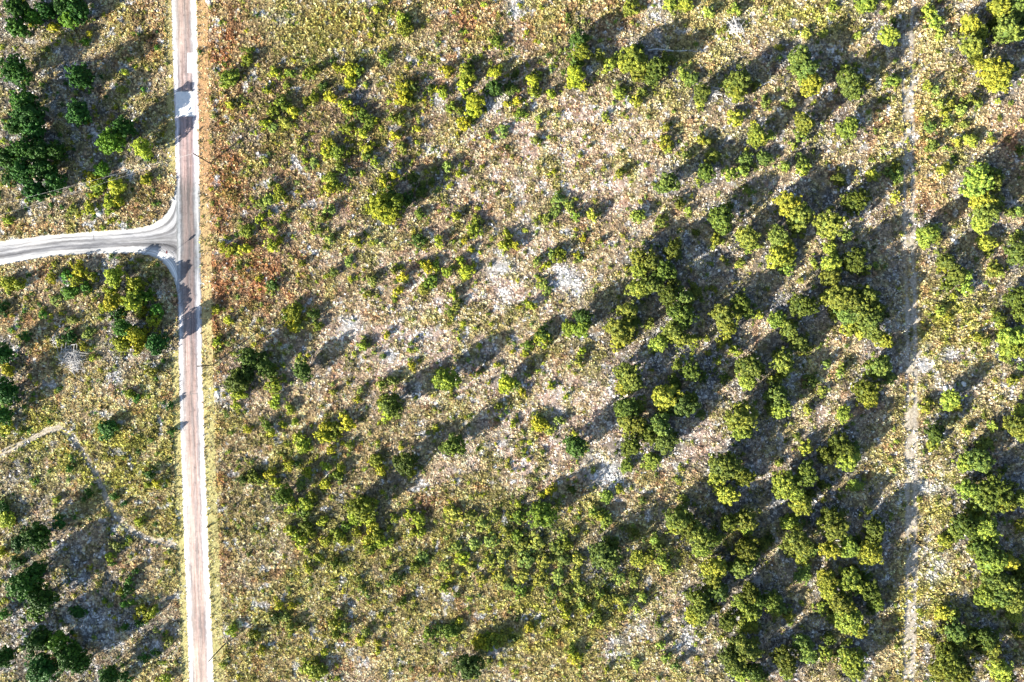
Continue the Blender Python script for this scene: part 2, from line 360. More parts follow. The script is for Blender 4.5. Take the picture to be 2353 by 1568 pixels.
# smooth mown verge of short grass on the right side of the main road
def verge_mat(left=False):
    s = NT('mown_verge'); uv = s.n('ShaderNodeUVMap').outputs[0]; p = s.pos()
    sx = s.n('ShaderNodeSeparateXYZ'); s.l(p, sx.inputs[0])
    along = s.math('ADD', s.math('MULTIPLY', sx.outputs[1], 1/157), s.math('MULTIPLY', s.noise(s.mapping(uv, (2, .06, 0)), 1, 3), .5))
    c = s.ramp(along, [(.05, (.36, .33, .14)), (.2, (.44, .38, .17)), (.38, (.42, .31, .15)), (.55, (.40, .235, .12)), (.75, (.43, .28, .13))] if not left else [(.3, (.40, .36, .15)), (.7, (.33, .28, .11))])
    c = s.mix(.9, c, s.ramp(s.noise(s.mapping(uv, (22, .5, 0)), 1, 4, .8), [(.35, .35), (.5, .95), (.65, 1.5)]), 'MULTIPLY')
    c = s.mix(.8, c, s.ramp(s.noise(p, 5, 3, .8), [(.3, .5), (.7, 1.5)]), 'MULTIPLY')
    s.bump(s.noise(p, 6, 3), .6, .1); return s.col(c)
M_verge = verge_mat(); M_verge_left = verge_mat(True)
ribbon('mown_verge', [(road_c(y)+road_w(y)-3, y) for y in pys], [(road_c(y)+road_w(y)+24+jag(5), y) for y in pys], .02, M_verge)

ribbon('mown_verge', [(road_c(y)-road_w(y)-19+jag(6), y) for y in pys if y < 400], [(road_c(y)-road_w(y)+3, y) for y in pys if y < 400], .02, M_verge_left)
ribbon('mown_verge', [(road_c(y)-road_w(y)-17+jag(6), y) for y in pys if y > 800], [(road_c(y)-road_w(y)+3, y) for y in pys if y > 800], .02, M_verge_left)

# ------------------------------------------------------------------ plants, read off the photo: per block "x,y,r[,kind]" in thirds of a photo pixel
# kinds: Y bright yellow green, G mid green, D dark green, O dull olive
BLOCKS = [
((0, 0), """130 60 80 D;120 190 70 D;230 120 60 G;320 70 60 D;450 40 80 D;540 70 70 D;480 130 60 G;105 490 98 D;550 530 82 D;545 785 82 D;160 700 80 G;190 790 105 D;110 880 62 D;240 900 72 D;
850 880 75 D;760 970 90 G;980 1020 66 Y;160 1030 80 D;280 1050 80 D;390 1040 62 D;50 1100 80 D;160 1180 70 D;290 1170 80 D;60 1230 50 D;240 1310 80 D;380 1260 70 D;630 1230 55 Y;680 1290 50 Y;800 1290 58 Y;770 1400 58 Y;610 1440 48 Y;500 1450 50 O;1010 1235 48 Y;
820 1390 40 Y;620 240 25 Y;590 290 35 G;370 190 38 Y;1580 540 58 G;1560 590 35 Y;1585 725 32 Y;700 1170 55 G;60 1520 40 Y;840 620 50 O;1710 420 42 G;640 1350 30 Y;860 500 32 Y;1080 330 22 G;330 340 24 O"""),
((0, 522.4), """550 295 56 Y;460 340 50 G;360 360 40 Y;520 360 48 Y;640 350 38 Y;480 450 48 G;600 420 38 G;380 500 50 O;780 340 62 Y;830 310 45 Y;940 395 56 Y;760 450 42 Y;780 510 62 Y;820 590 55 D;920 510 75 Y;1000 480 55 G;980 590 42 Y;1080 570 48 G;
1060 650 50 Y;720 550 42 Y;850 700 62 G;930 740 60 Y;840 800 60 Y;960 800 58 Y;1080 800 72 D;1000 720 42 Y;60 390 50 Y;130 400 45 Y;20 560 50 D;300 600 30 G;180 750 42 D;20 870 62 D;500 640 50 O;490 760 50 D;580 820 32 Y;600 740 48 O;420 790 38 O;
50 980 50 Y;30 1130 80 D;40 1200 50 G;20 1300 62 D;50 1380 55 Y;150 1410 24 Y;900 1150 38 Y;940 1180 30 G;740 1390 58 D;1175 1230 30 D;1190 1410 30 G;1580 150 48 Y;1690 150 44 Y;1700 30 48 G;1530 120 30 Y;1490 570 32 Y;1570 640 32 Y;1500 790 34 Y;
1720 900 72 D;1640 1060 85 D;1700 1000 60 D;1640 1140 50 Y;1630 1230 30 Y;1710 1400 28 Y;1650 280 22 D;1060 1000 34 O;640 900 26 Y"""),
((0, 1044.8), """250 570 92 D;120 610 46 D;120 740 50 D;20 670 40 Y;170 900 108 D;240 800 62 D;280 990 92 D;240 1090 58 G;30 1100 44 G;540 1085 50 D;260 1280 85 D;400 1290 72 G;480 1390 95 D;550 1450 60 D;290 1480 102 D;20 1400 72 D;750 1530 72 D;860 1540 50 D;
10 370 50 D;50 450 58 Y;620 265 35 D;1030 130 40 D;1080 200 40 Y;1015 210 28 Y;790 290 28 G;860 335 22 D;960 460 38 Y;800 640 58 O;760 700 34 Y;940 800 28 D;890 870 38 G;840 940 32 Y;890 930 36 D;860 1030 30 G;910 1020 28 G;980 1080 48 Y;1050 1090 40 Y;
1010 1130 30 Y;960 1160 32 D;860 1190 32 G;1160 1280 46 O;1090 1370 25 D;1000 1400 40 D;1150 1540 34 Y;480 100 30 G;410 470 50 D;390 310 28 Y;1680 170 44 D;1740 150 46 G;1600 1210 40 Y;1735 1230 32 G;1735 1300 30 D;1540 1450 26 Y;680 890 30 O"""),
((588.3, 0), """830 70 30 Y;890 5 25 Y;1000 130 44 Y;1030 200 50 G;1040 120 36 G;790 240 22 Y;880 400 44 G;1670 290 50 G;1415 215 18 D;130 500 40 Y;240 510 35 G;210 590 30 G;350 510 40 Y;400 490 40 G;580 480 30 Y;660 480 48 Y;710 490 44 G;650 560 50 Y;460 600 38 D;70 620 35 Y;
170 700 45 G;260 770 40 Y;210 740 38 G;350 700 30 G;520 670 45 Y;620 720 45 Y;640 760 34 Y;400 680 38 G;120 770 48 G;120 880 48 O;200 850 58 O;70 850 38 Y;1030 620 58 Y;1020 690 45 Y;1080 600 45 D;1060 700 38 G;1195 605 24 D;1450 510 55 G;1310 490 48 Y;1460 450 40 G;
1430 590 50 Y;1290 650 38 Y;1510 700 60 Y;1500 770 54 Y;1490 830 30 D;1350 740 44 G;1650 500 48 Y;1640 610 60 D;1740 605 38 D;1730 720 28 Y;730 790 48 G;780 850 48 G;820 830 34 Y;700 750 28 G;940 820 38 G;1000 830 38 G;640 890 44 G;730 920 40 Y;1110 890 30 Y;960 940 38 Y;
1000 1010 38 O;1440 860 48 Y;1700 900 58 O;1600 940 25 Y;500 1000 58 Y;560 1050 48 G;490 1060 38 Y;760 1020 48 Y;770 1080 34 D;640 1060 28 G;820 1120 34 Y;400 1120 48 O;340 1110 30 Y;580 1150 38 G;660 1195 38 D;520 1240 50 G;510 1300 45 Y;580 1290 34 G;880 1250 44 Y;
950 1210 38 Y;980 1140 38 G;870 1430 105 Y;960 1400 70 G;830 1390 55 Y;900 1495 58 Y;1080 1230 48 D;1140 1320 48 D;1050 1370 48 D;1320 1150 38 O;1400 1200 30 Y;1560 1150 20 Y;1380 1490 38 Y;1130 1480 34 G;1520 1520 58 O;90 1380 58 O;160 1340 48 G;30 1410 48 O;110 1270 38 O;
25 1505 34 Y;100 1470 28 Y;190 1490 28 Y;510 1450 44 O;460 1510 38 O;930 1340 44 D;1210 1260 34 D;60 1100 28 O;300 980 26 O"""),
((588.3, 522.4), """110 125 45 Y;165 90 30 Y;120 20 30 Y;510 80 38 O;430 25 28 O;690 90 38 O;830 100 20 O;1115 90 50 D;1260 100 38 Y;1440 90 30 Y;1480 150 25 Y;1500 20 58 G;1740 60 38 G;1710 130 38 Y;640 230 48 O;1190 280 48 Y;1240 260 34 G;1150 260 28 Y;1320 310 44 Y;1410 230 38 Y;
1450 310 48 Y;1010 340 44 Y;950 300 28 G;800 370 44 O;540 310 38 O;650 360 24 Y;320 250 28 G;110 400 45 D;1200 370 48 G;1150 430 48 O;1360 470 38 Y;1380 540 36 O;980 440 36 Y;755 470 20 Y;1340 580 56 O;260 590 58 G;210 620 34 G;290 550 48 O;400 600 44 D;260 680 48 Y;
430 680 34 G;300 690 38 O;50 960 62 D;60 890 38 D;100 1010 48 D;130 1090 58 Y;140 1180 38 Y;130 1230 30 Y;230 1240 34 Y;320 990 66 D;740 820 38 Y;900 740 28 Y;1070 800 22 G;1060 850 20 Y;1075 950 28 Y;1310 1050 84 G;930 1225 76 D;900 1280 55 Y;870 1080 38 G;
940 1060 38 O;1725 1080 62 Y;1670 950 20 G;720 1120 28 O;530 1135 24 O;700 1190 28 Y;1670 1240 28 G;1530 1010 28 G;1360 1500 78 D;180 1360 30 Y;80 1370 38 G;110 1420 38 Y;270 1340 28 Y;330 1500 58 Y;290 1450 38 Y;480 1380 48 Y;540 1380 48 G;620 1350 58 Y;460 1440 48 Y;
540 1440 38 G;650 1500 38 G;520 1530 38 Y;240 1270 28 Y;1000 1520 20 Y;1540 820 24 Y"""),
((588.3, 1044.8), """230 70 40 Y;290 60 30 D;100 130 40 Y;130 190 38 Y;30 180 38 G;480 80 38 Y;590 90 38 Y;560 150 48 G;480 200 38 Y;360 120 38 Y;310 200 48 O;190 280 66 G;250 330 38 G;340 340 56 Y;330 400 48 G;230 380 34 Y;390 290 38 G;830 40 48 G;860 110 38 Y;1030 60 74 D;1060 110 56 G;
730 370 92 G;680 440 50 Y;780 430 58 Y;800 500 48 Y;740 300 38 D;230 520 38 Y;280 560 38 Y;320 600 44 Y;340 500 48 G;380 540 38 G;460 460 38 Y;480 600 38 Y;560 560 48 G;620 500 38 G;600 600 38 Y;350 670 28 Y;430 710 34 Y;370 790 34 Y;540 750 38 G;340 760 24 Y;590 760 28 O;
700 540 38 Y;830 560 58 G;850 600 48 Y;790 650 48 G;760 600 38 Y;930 600 34 Y;920 740 28 Y;900 795 20 D;960 440 38 G;1050 410 38 Y;1120 450 48 Y;1140 540 38 Y;1080 540 28 Y;1100 770 45 G;1140 710 56 O;1360 410 76 O;710 860 28 O;720 920 28 O;960 850 44 O;1300 920 38 Y;
1010 1020 30 G;1090 1040 20 O;860 1110 24 Y;1390 960 28 O;1340 850 38 Y;1290 770 48 O;160 1040 38 Y;250 1040 28 Y;130 1130 40 D;200 1120 48 O;240 1180 44 O;350 1200 28 O;10 1240 30 G;40 1350 34 Y;570 1090 34 G;540 1160 38 G;610 1190 44 O;550 1240 34 G;470 1360 28 Y;
760 1220 38 O;720 1280 38 Y;840 1300 30 Y;840 1365 20 Y;1200 1240 56 G;1330 1220 56 G;1260 1200 48 O;1380 1200 38 D;1170 1245 30 D;1400 1150 28 Y;370 1470 56 Y;430 1500 58 G;400 1440 38 G;1470 1460 86 D;1540 1290 48 Y;1640 1280 58 G;1700 1260 38 O;1590 1310 46 Y;
1480 420 60 O;1560 480 62 O;1650 420 66 O;1500 620 58 O;1620 600 62 O;1720 540 62 O;1480 780 56 O;1600 740 62 O;1700 700 64 O;1560 860 52 O;1680 840 60 O;1380 640 52 O;1420 720 48 Y;1740 900 50 O"""),
((1176.5, 0), """205 55 20 G;820 50 56 Y;800 80 38 G;1090 30 48 Y;1200 30 56 Y;1350 90 44 Y;1540 70 44 Y;460 280 66 D;480 350 60 G;430 430 58 D;440 520 62 Y;490 590 38 Y;400 590 28 Y;680 440 48 Y;600 380 44 O;830 410 98 Y;870 500 58 G;1000 470 76 D;1070 420 56 G;960 540 55 G;1460 200 28 G;
150 560 48 Y;160 640 44 G;20 620 38 D;20 520 28 D;30 700 28 Y;270 650 34 Y;60 790 48 G;180 820 28 O;1240 550 48 G;1180 520 38 Y;1310 640 62 G;1300 700 38 Y;1560 560 80 G;1550 645 62 Y;1680 590 34 G;1540 820 58 Y;1690 940 76 Y;1740 1095 50 G;1745 720 42 G;640 800 28 Y;
860 700 50 Y;740 640 50 Y;900 640 36 G;1050 980 50 Y;1080 1030 34 Y;1300 960 44 Y;1350 980 34 G;1380 1080 58 G;1200 1070 34 G;1340 1190 60 D;1070 1265 76 G;1500 1200 48 Y;1590 1180 44 Y;1610 1100 48 G;1620 1320 38 Y;1150 1400 44 D;1030 1530 48 G;870 1490 48 Y;
1500 1420 34 D;1440 1510 84 D;320 1380 66 O;400 1430 56 O;300 1460 48 O;550 1490 44 Y;440 1490 38 G;240 1510 48 O;160 970 38 O;530 1010 18 G;740 1200 42 Y;290 1185 22 Y;1060 880 34 Y;1210 1450 24 Y;860 350 50 G"""),
((1176.5, 522.4), """1620 70 76 G;320 190 58 G;280 180 38 O;240 260 30 Y;170 240 38 O;20 120 38 Y;490 80 24 Y;600 100 24 G;460 210 18 Y;870 200 62 G;950 240 60 G;1110 160 66 D;880 300 60 Y;880 420 74 Y;960 400 62 G;1050 300 72 D;1100 380 50 D;1080 470 74 D;1180 480 62 G;1260 450 58 G;1200 530 48 Y;
800 580 64 G;740 710 88 G;840 660 48 D;720 800 55 Y;790 760 56 G;1170 610 92 D;950 660 38 G;1110 720 72 G;1010 800 62 Y;1170 770 60 G;1250 770 38 Y;490 620 62 D;480 700 60 G;390 700 46 G;220 730 58 D;200 770 54 Y;110 810 38 G;250 760 28 Y;90 870 28 Y;480 860 34 Y;
460 930 38 O;210 390 56 O;240 430 48 O;130 540 38 Y;1470 620 92 G;1490 700 62 Y;1580 530 76 D;1620 600 44 D;1700 600 38 Y;1270 40 34 D;1340 770 28 Y;1440 800 38 Y;1530 850 44 Y;1350 870 28 Y;1500 790 28 G;1140 950 44 Y;1240 910 20 Y;1420 930 24 Y;1240 1000 66 D;1320 1030 38 D;
1450 1040 38 D;1120 1070 48 D;1640 960 88 G;1620 1060 60 Y;1710 1000 46 G;800 1010 88 G;840 1080 60 G;770 1110 58 Y;1060 1170 92 Y;1180 1230 90 G;1230 1190 60 D;1060 1250 50 G;790 1250 78 D;880 1230 58 G;800 1330 60 G;790 1400 48 Y;880 1380 62 G;1020 1370 82 G;1050 1470 82 G;
940 1430 60 D;1110 1450 38 D;1300 1290 38 G;820 1510 72 D;440 1510 78 D;1580 1310 104 G;1580 1400 70 Y;20 1090 56 O;70 1130 30 Y;10 1360 24 Y;270 1100 28 Y;380 1160 18 Y;170 1310 46 O;190 1360 48 Y;260 1400 48 O;330 1330 38 O;1570 250 38 Y;1640 120 50 Y;1400 90 44 Y;
1400 430 22 Y;1450 215 22 O;1370 420 20 Y"""),
((1176.5, 1044.8), """790 80 52 Y;960 40 55 Y;1460 80 102 G;1410 150 60 Y;1590 150 76 D;1480 270 78 Y;560 110 24 D;270 240 44 Y;410 240 34 D;650 290 48 Y;740 240 34 Y;900 310 28 G;1190 310 38 G;1150 190 20 Y;1180 100 18 Y;210 420 92 G;190 370 56 D;40 340 30 Y;40 430 46 G;350 560 48 O;440 520 34 G;
650 450 50 Y;600 420 46 Y;560 390 38 Y;840 540 45 D;980 590 38 Y;1010 640 44 G;1150 440 92 G;1210 500 78 D;1110 500 50 Y;1290 560 90 G;1310 650 60 Y;1370 580 70 D;1490 470 60 D;1600 450 80 G;1620 510 54 Y;1380 385 18 D;640 700 100 G;680 620 48 D;690 770 44 G;860 720 50 Y;
930 700 46 Y;1060 780 48 Y;1040 730 50 Y;1620 650 82 D;1580 780 76 G;1650 700 60 D;1740 620 46 G;1400 780 78 Y;1380 860 68 G;1420 940 70 G;1290 1000 80 D;1310 1080 68 G;1250 1110 60 Y;1290 1150 38 Y;1380 1050 46 D;1640 960 66 D;1690 1000 60 D;1580 1020 60 Y;1650 1090 64 Y;
1600 1170 56 Y;1490 1150 62 D;1650 1180 46 Y;1010 1165 30 D;600 1160 38 Y;560 1150 34 Y;590 1110 34 D;340 1040 36 Y;370 1100 34 Y;120 1190 34 Y;370 1190 28 Y;260 1220 28 G;430 1400 46 Y;410 1350 38 G;1030 1310 36 Y;1060 1400 38 Y;1130 1450 38 G;650 1480 28 Y;850 1440 46 O;
10 1260 30 D;1600 1340 102 G;1520 1420 88 G;1570 1500 72 Y;1670 1500 60 D;1700 1540 58 D;60 620 66 O;160 600 68 O;300 640 64 O;100 720 72 O;220 740 74 O;350 720 60 O;70 840 66 O;190 860 70 O;320 840 68 O;440 820 56 O;380 940 66 O;270 950 60 O;470 920 58 O;460 720 44 O;
640 1000 58 O;730 1000 50 O;740 850 54 O;840 850 46 O;480 1030 48 O;60 940 50 G;840 890 34 Y;780 1000 36 O;30 560 48 G;380 620 44 G;860 1060 36 Y;770 1060 34 Y;600 960 40 Y;520 1060 38 Y;900 980 38 Y"""),
((1764.8, 0), """680 20 68 Y;640 40 48 G;820 20 38 Y;440 50 38 Y;1100 80 48 Y;1150 150 52 Y;1180 240 38 Y;1600 40 82 Y;1720 60 72 G;1640 200 90 G;1720 230 60 G;1560 170 50 D;1730 130 58 D;1400 170 68 Y;1460 220 60 Y;1400 320 78 G;1430 390 48 D;1480 310 38 G;1560 500 108 Y;1600 570 64 Y;
1660 470 48 G;830 250 68 Y;610 250 30 Y;260 230 38 O;380 230 46 O;70 325 25 Y;220 410 82 G;270 480 68 G;300 580 76 Y;240 540 46 Y;520 490 50 Y;570 570 88 G;600 640 48 Y;640 560 38 D;600 450 24 D;860 560 46 Y;690 380 18 Y;150 720 44 G;250 850 70 G;230 930 55 G;20 930 38 Y;
180 1010 30 Y;310 1050 18 D;550 885 70 Y;240 1120 56 G;240 1170 48 Y;110 1150 42 Y;490 1240 50 G;720 1210 48 Y;875 1200 58 G;870 1160 44 D;870 1360 44 Y;600 1390 88 D;140 1410 88 Y;215 1490 90 G;430 1555 105 G;1120 880 48 G;1130 1010 44 G;1220 1020 20 Y;1300 980 34 Y;
1400 970 48 Y;1210 1170 46 Y;1280 1090 24 D;1540 970 30 Y;1730 1040 42 D;1390 690 36 G;1250 720 48 O;1320 760 44 O;1220 780 38 Y;1180 720 36 O;1580 700 24 Y;1440 1260 108 Y;1540 1260 66 G;1480 1390 72 Y;1500 1480 80 G;1460 1540 62 Y;1590 1400 46 G;1660 1470 38 G;1730 1460 46 G;
1510 1200 60 D;1090 600 40 Y;1150 620 34 O;860 150 28 D;1060 820 22 Y;1450 720 30 O;1350 860 30 O;1230 850 34 Y"""),
((1764.8, 522.4), """70 60 70 G;120 140 72 Y;60 210 72 Y;140 240 48 Y;210 20 58 G;130 290 48 Y;310 240 34 Y;430 150 48 Y;540 60 44 G;600 230 82 D;660 300 46 Y;440 260 72 Y;430 350 64 G;480 250 46 G;480 480 92 G;560 500 88 G;680 480 82 G;640 580 90 G;740 560 62 D;540 600 66 G;700 640 80 G;600 660 58 G;
780 600 46 D;560 695 58 Y;720 720 60 G;800 780 60 Y;450 600 46 G;640 735 46 Y;240 540 86 D;220 370 28 O;60 640 55 Y;150 720 60 G;210 800 60 G;120 690 46 Y;260 840 38 G;100 920 76 G;110 990 58 Y;40 1050 46 Y;60 1160 82 G;90 1250 68 Y;20 1180 48 D;30 1240 56 G;290 1060 48 G;
380 1130 50 O;270 1260 38 Y;520 1290 50 Y;490 1000 38 Y;510 960 34 O;400 940 38 O;770 960 76 G;820 1030 58 G;720 1020 46 Y;680 1130 88 D;700 1200 48 Y;540 1380 18 G;200 1440 28 G;250 1520 46 Y;500 1510 82 D;590 1530 48 G;440 1490 38 Y;1100 50 72 Y;1080 110 46 Y;1160 80 38 G;
1500 110 58 Y;1520 170 46 G;1730 60 46 G;1720 180 82 G;1230 240 60 G;1210 270 48 Y;1300 330 62 G;1360 420 56 Y;1230 400 48 D;1370 340 46 Y;1560 290 56 G;1590 310 36 Y;1180 580 46 Y;1120 620 18 D;1720 490 82 D;1750 600 60 D;1580 620 46 D;1600 660 46 Y;1690 760 82 Y;
1660 840 78 Y;1740 840 60 G;1620 720 46 Y;1260 1190 70 Y;1290 1240 46 Y;1100 1210 36 O;1080 1250 38 Y;1680 1060 46 Y;1740 960 28 G;1740 1260 50 Y;1730 1380 84 G;1740 1430 46 Y;1540 1370 38 Y;1370 1400 36 O;1150 1420 60 D;1130 1500 46 Y;1500 1500 58 G;1450 1520 36 O;
1440 760 38 Y;1500 790 34 Y;1240 620 30 Y;1280 480 32 Y"""),
((1764.8, 1044.8), """260 140 82 D;110 210 90 Y;190 260 60 Y;230 340 80 Y;290 280 46 D;400 10 60 D;550 30 76 Y;600 210 50 Y;70 60 28 Y;380 210 46 D;380 315 18 Y;440 430 76 D;450 500 90 G;500 545 46 G;140 470 58 Y;190 480 58 G;210 600 92 G;230 700 58 Y;150 640 56 G;300 660 44 G;430 650 68 Y;560 640 68 Y;
700 680 82 Y;740 500 74 D;730 580 60 D;600 600 44 D;690 390 24 Y;520 590 36 G;240 830 56 G;400 860 68 Y;420 940 68 Y;570 880 92 Y;650 860 56 D;700 930 72 D;740 1010 60 D;500 1020 82 G;560 1130 102 Y;620 1200 68 Y;470 1120 56 G;370 1060 50 Y;720 1060 46 D;600 820 55 D;
90 1050 58 G;140 1110 46 Y;20 1000 60 D;30 1070 46 Y;10 580 38 D;250 1320 74 G;280 1385 58 G;120 1420 88 D;130 1510 46 Y;400 1370 58 Y;580 1420 84 Y;600 1490 66 G;520 1370 46 G;560 1290 28 Y;420 1270 46 D;1370 60 66 Y;1450 40 84 G;1380 240 72 Y;1560 260 118 D;1480 330 80 G;
1620 330 72 G;1660 230 46 D;1400 390 56 Y;1360 490 82 D;1500 510 92 Y;1290 540 56 G;1220 590 52 Y;1440 420 46 Y;1490 640 92 D;1550 740 100 Y;1420 650 58 G;1640 740 68 Y;1740 300 62 G;1730 490 46 Y;1580 870 82 G;1650 900 90 G;1690 1000 82 G;1600 970 78 G;1500 980 72 Y;
1540 1040 58 Y;1700 1100 58 Y;1740 830 60 D;1740 750 46 G;1200 1090 50 Y;1270 1100 46 Y;1300 1230 82 G;1360 1290 70 G;1280 1310 46 Y;1490 1260 84 D;1540 1330 72 G;1460 1330 46 D;1250 1430 100 D;1330 1500 82 D;1180 1490 66 G;1600 1480 74 Y;1640 1540 60 G;1580 1420 46 D;
1700 1210 38 D;1740 1250 36 Y;1620 110 28 D;1130 1280 30 Y;1190 1200 34 O"""),
]
PL = []
for (ox, oy), txt in BLOCKS:
    for e in txt.replace('\n', '').split(';'):
        x, y, r, k = e.split(); PL.append([float(x)/3+ox, float(y)/3+oy, float(r)/3, k])
# drop doubles read twice along block edges
keep = []
for p in sorted(PL, key=lambda p: -p[2]):
    if all(math.hypot(p[0]-q[0], p[1]-q[1]) > max(.55*q[2], 8) for q in keep): keep.append(p)
PL = keep
TREES = [p for p in PL if p[2] >= 19.9 and p[3] != 'O'][:290]
rest = [p for p in PL if p not in TREES]
BUSHES = rest[:290]; SMALL = rest[290:]
print('trees', len(TREES), 'bushes', len(BUSHES), 'small', len(SMALL), 'all', len(PL))

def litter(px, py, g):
    """stony leaf litter round the trees, its grey also painting in their shade"""
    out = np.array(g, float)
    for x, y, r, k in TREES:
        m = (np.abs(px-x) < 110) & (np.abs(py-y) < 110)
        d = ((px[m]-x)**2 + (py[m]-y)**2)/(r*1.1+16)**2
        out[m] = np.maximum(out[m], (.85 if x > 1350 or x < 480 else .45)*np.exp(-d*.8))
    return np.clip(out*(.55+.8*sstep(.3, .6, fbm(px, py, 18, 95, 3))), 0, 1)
build_ground()

# ------------------------------------------------------------------ crowns, trunks
def fib(n, r):
    i = np.arange(n) + .5; z = 1 - 2*i/n; a = i*2.39996 + r.random()*6; q = np.sqrt(1-z*z)
    return np.stack([q*np.cos(a), q*np.sin(a), z], 1)
def unit(v): return v/np.maximum(np.linalg.norm(v, axis=1, keepdims=True), 1e-6)
def crown_mesh(name, R, Ht, seed, nlobe, nleaf, leaf, lobe_r=.3, z0=.1, core=.56):
    """crown of leaf sprays on many small lobes; R radius, Ht total height, z0 where the foliage starts (share of Ht)"""
    r = np.random.default_rng(seed); ph = r.random(4)*6.28
    hz = Ht*(1-z0)/2; cz = Ht*z0 + hz
    d = unit(fib(nlobe, r) + r.normal(0, .22, (nlobe, 3)))
    ang = np.arctan2(d[:, 1], d[:, 0]); irr = 1 + .16*np.sin(2*ang+ph[0]) + .12*np.sin(3*ang+ph[1]) + .07*np.sin(5*ang+ph[2])
    rad = r.uniform(.52, .9, nlobe)*irr
    flat = np.where(d[:, 2] < 0, .8, 1)
    lc = np.stack([d[:, 0]*rad*R, d[:, 1]*rad*R, cz + d[:, 2]*rad*hz*flat*.92], 1)
    # inner lobes so the crown is full from above
    k = nlobe//3; inner = r.normal(0, .3, (k, 3)); lc = np.concatenate([lc, np.stack([inner[:, 0]*R, inner[:, 1]*R, cz+hz*(.45+.5*r.random(k)-.3*np.hypot(inner[:, 0], inner[:, 1]))], 1)])
    lr = lobe_r*R*r.uniform(.7, 1.35, len(lc))
    li = r.choice(len(lc), nleaf, p=lr**2/np.sum(lr**2))
    outw = unit((lc - [0, 0, cz*.8])/[R, R, hz])
    dd = unit(r.normal(0, 1, (nleaf, 3)) + outw[li]*.9 + [0, 0, .35])
    pos = lc[li] + dd*(lr[li]*r.uniform(.7, 1.12, nleaf))[:, None]
    pos[:, 2] = np.maximum(pos[:, 2], .06)
    n = unit(dd + r.normal(0, .45, (nleaf, 3)))
    t = unit(np.cross(n, r.normal(0, 1, (nleaf, 3)))); b = np.cross(n, t)
    s = leaf*r.uniform(.55, 1.5, nleaf)[:, None]; wd = r.uniform(.45, .8, nleaf)[:, None]
    A = pos - t*s*.5; B = pos + b*s*.5*wd + n*s*.08; Cc = pos + t*s*.5 - n*s*.12; D = pos - b*s*.5*wd + n*s*.08
    V = np.stack([A, B, Cc, D], 1).reshape(-1, 3); F = np.arange(nleaf*4).reshape(-1, 4)
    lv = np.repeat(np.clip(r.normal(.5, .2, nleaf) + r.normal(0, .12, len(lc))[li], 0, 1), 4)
    # uneven closed blob added to block light, coloured dark as shade inside the crown
    nu, nv = 12, 7
    U, Vv = np.meshgrid(np.arange(nu)/nu*2*np.pi, (np.arange(nv)+.15)/(nv-.7)*np.pi, indexing='ij')
    ir = (1 + .16*np.sin(2*U+ph[0]) + .12*np.sin(3*U+ph[1]))*core*r.uniform(.86, 1.05, U.shape)
    cv = np.stack([np.sin(Vv)*np.cos(U)*ir*R, np.sin(Vv)*np.sin(U)*ir*R, cz + np.cos(Vv)*ir*hz*.95], -1).reshape(-1, 3)
    i = np.arange(nu*nv).reshape(nu, nv); j = np.roll(i, -1, 0)
    cf = np.stack([i[:, :-1], i[:, 1:], j[:, 1:], j[:, :-1]], -1).reshape(-1, 4)
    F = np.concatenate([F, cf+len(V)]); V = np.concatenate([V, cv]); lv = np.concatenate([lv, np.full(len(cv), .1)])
    me = mesh_np(name, V, F, [])
    me.attributes.new('leafv', 'FLOAT', 'POINT').data.foreach_set('value', lv.astype(np.float32))
    return me
def tube(path, rads, V, F, k=6):
    base = len(V); n = len(path)
    for i, (p, rr) in enumerate(zip(path, rads)):
        p = Vector(p); a = Vector(path[min(i+1, n-1)]) - Vector(path[max(i-1, 0)]); a.normalize()
        u = a.cross(Vector((.3, .9, .2))).normalized(); v = a.cross(u)
        for j in range(k):
            t = j/k*2*math.pi; V.append(tuple(p + (u*math.cos(t)+v*math.sin(t))*rr))
    for i in range(n-1):
        for j in range(k):
            F.append((base+i*k+j, base+i*k+(j+1) % k, base+(i+1)*k+(j+1) % k, base+(i+1)*k+j))
def trunk_mesh(name, R, Ht, seed, limbs=6, z_from=.15):
    r = random.Random(seed); V, F = [], []
    tr = .055*Ht; lean = (r.uniform(-.2, .2), r.uniform(-.2, .2))
    path = [(0, 0, -.15), (0, 0, .1), (lean[0]*.4, lean[1]*.4, Ht*.25), (lean[0], lean[1], Ht*.55), (lean[0]*1.5, lean[1]*1.5, Ht*.85)]
    tube(path, [tr*1.35, tr, tr*.8, tr*.5, tr*.15], V, F, 8)
    for q in range(limbs):
        a = q/limbs*6.28 + r.uniform(-.4, .4); z = Ht*r.uniform(z_from, .5); l = R*r.uniform(.5, .75)
        tube([(lean[0]*z/Ht, lean[1]*z/Ht, z), (math.cos(a)*l*.5, math.sin(a)*l*.5, z+l*.35), (math.cos(a)*l, math.sin(a)*l, z+l*.8*Ht/(3*R))], [tr*.5, tr*.35, tr*.1], V, F, 5)
    return mesh_np(name, V, F, [M_bark], True)

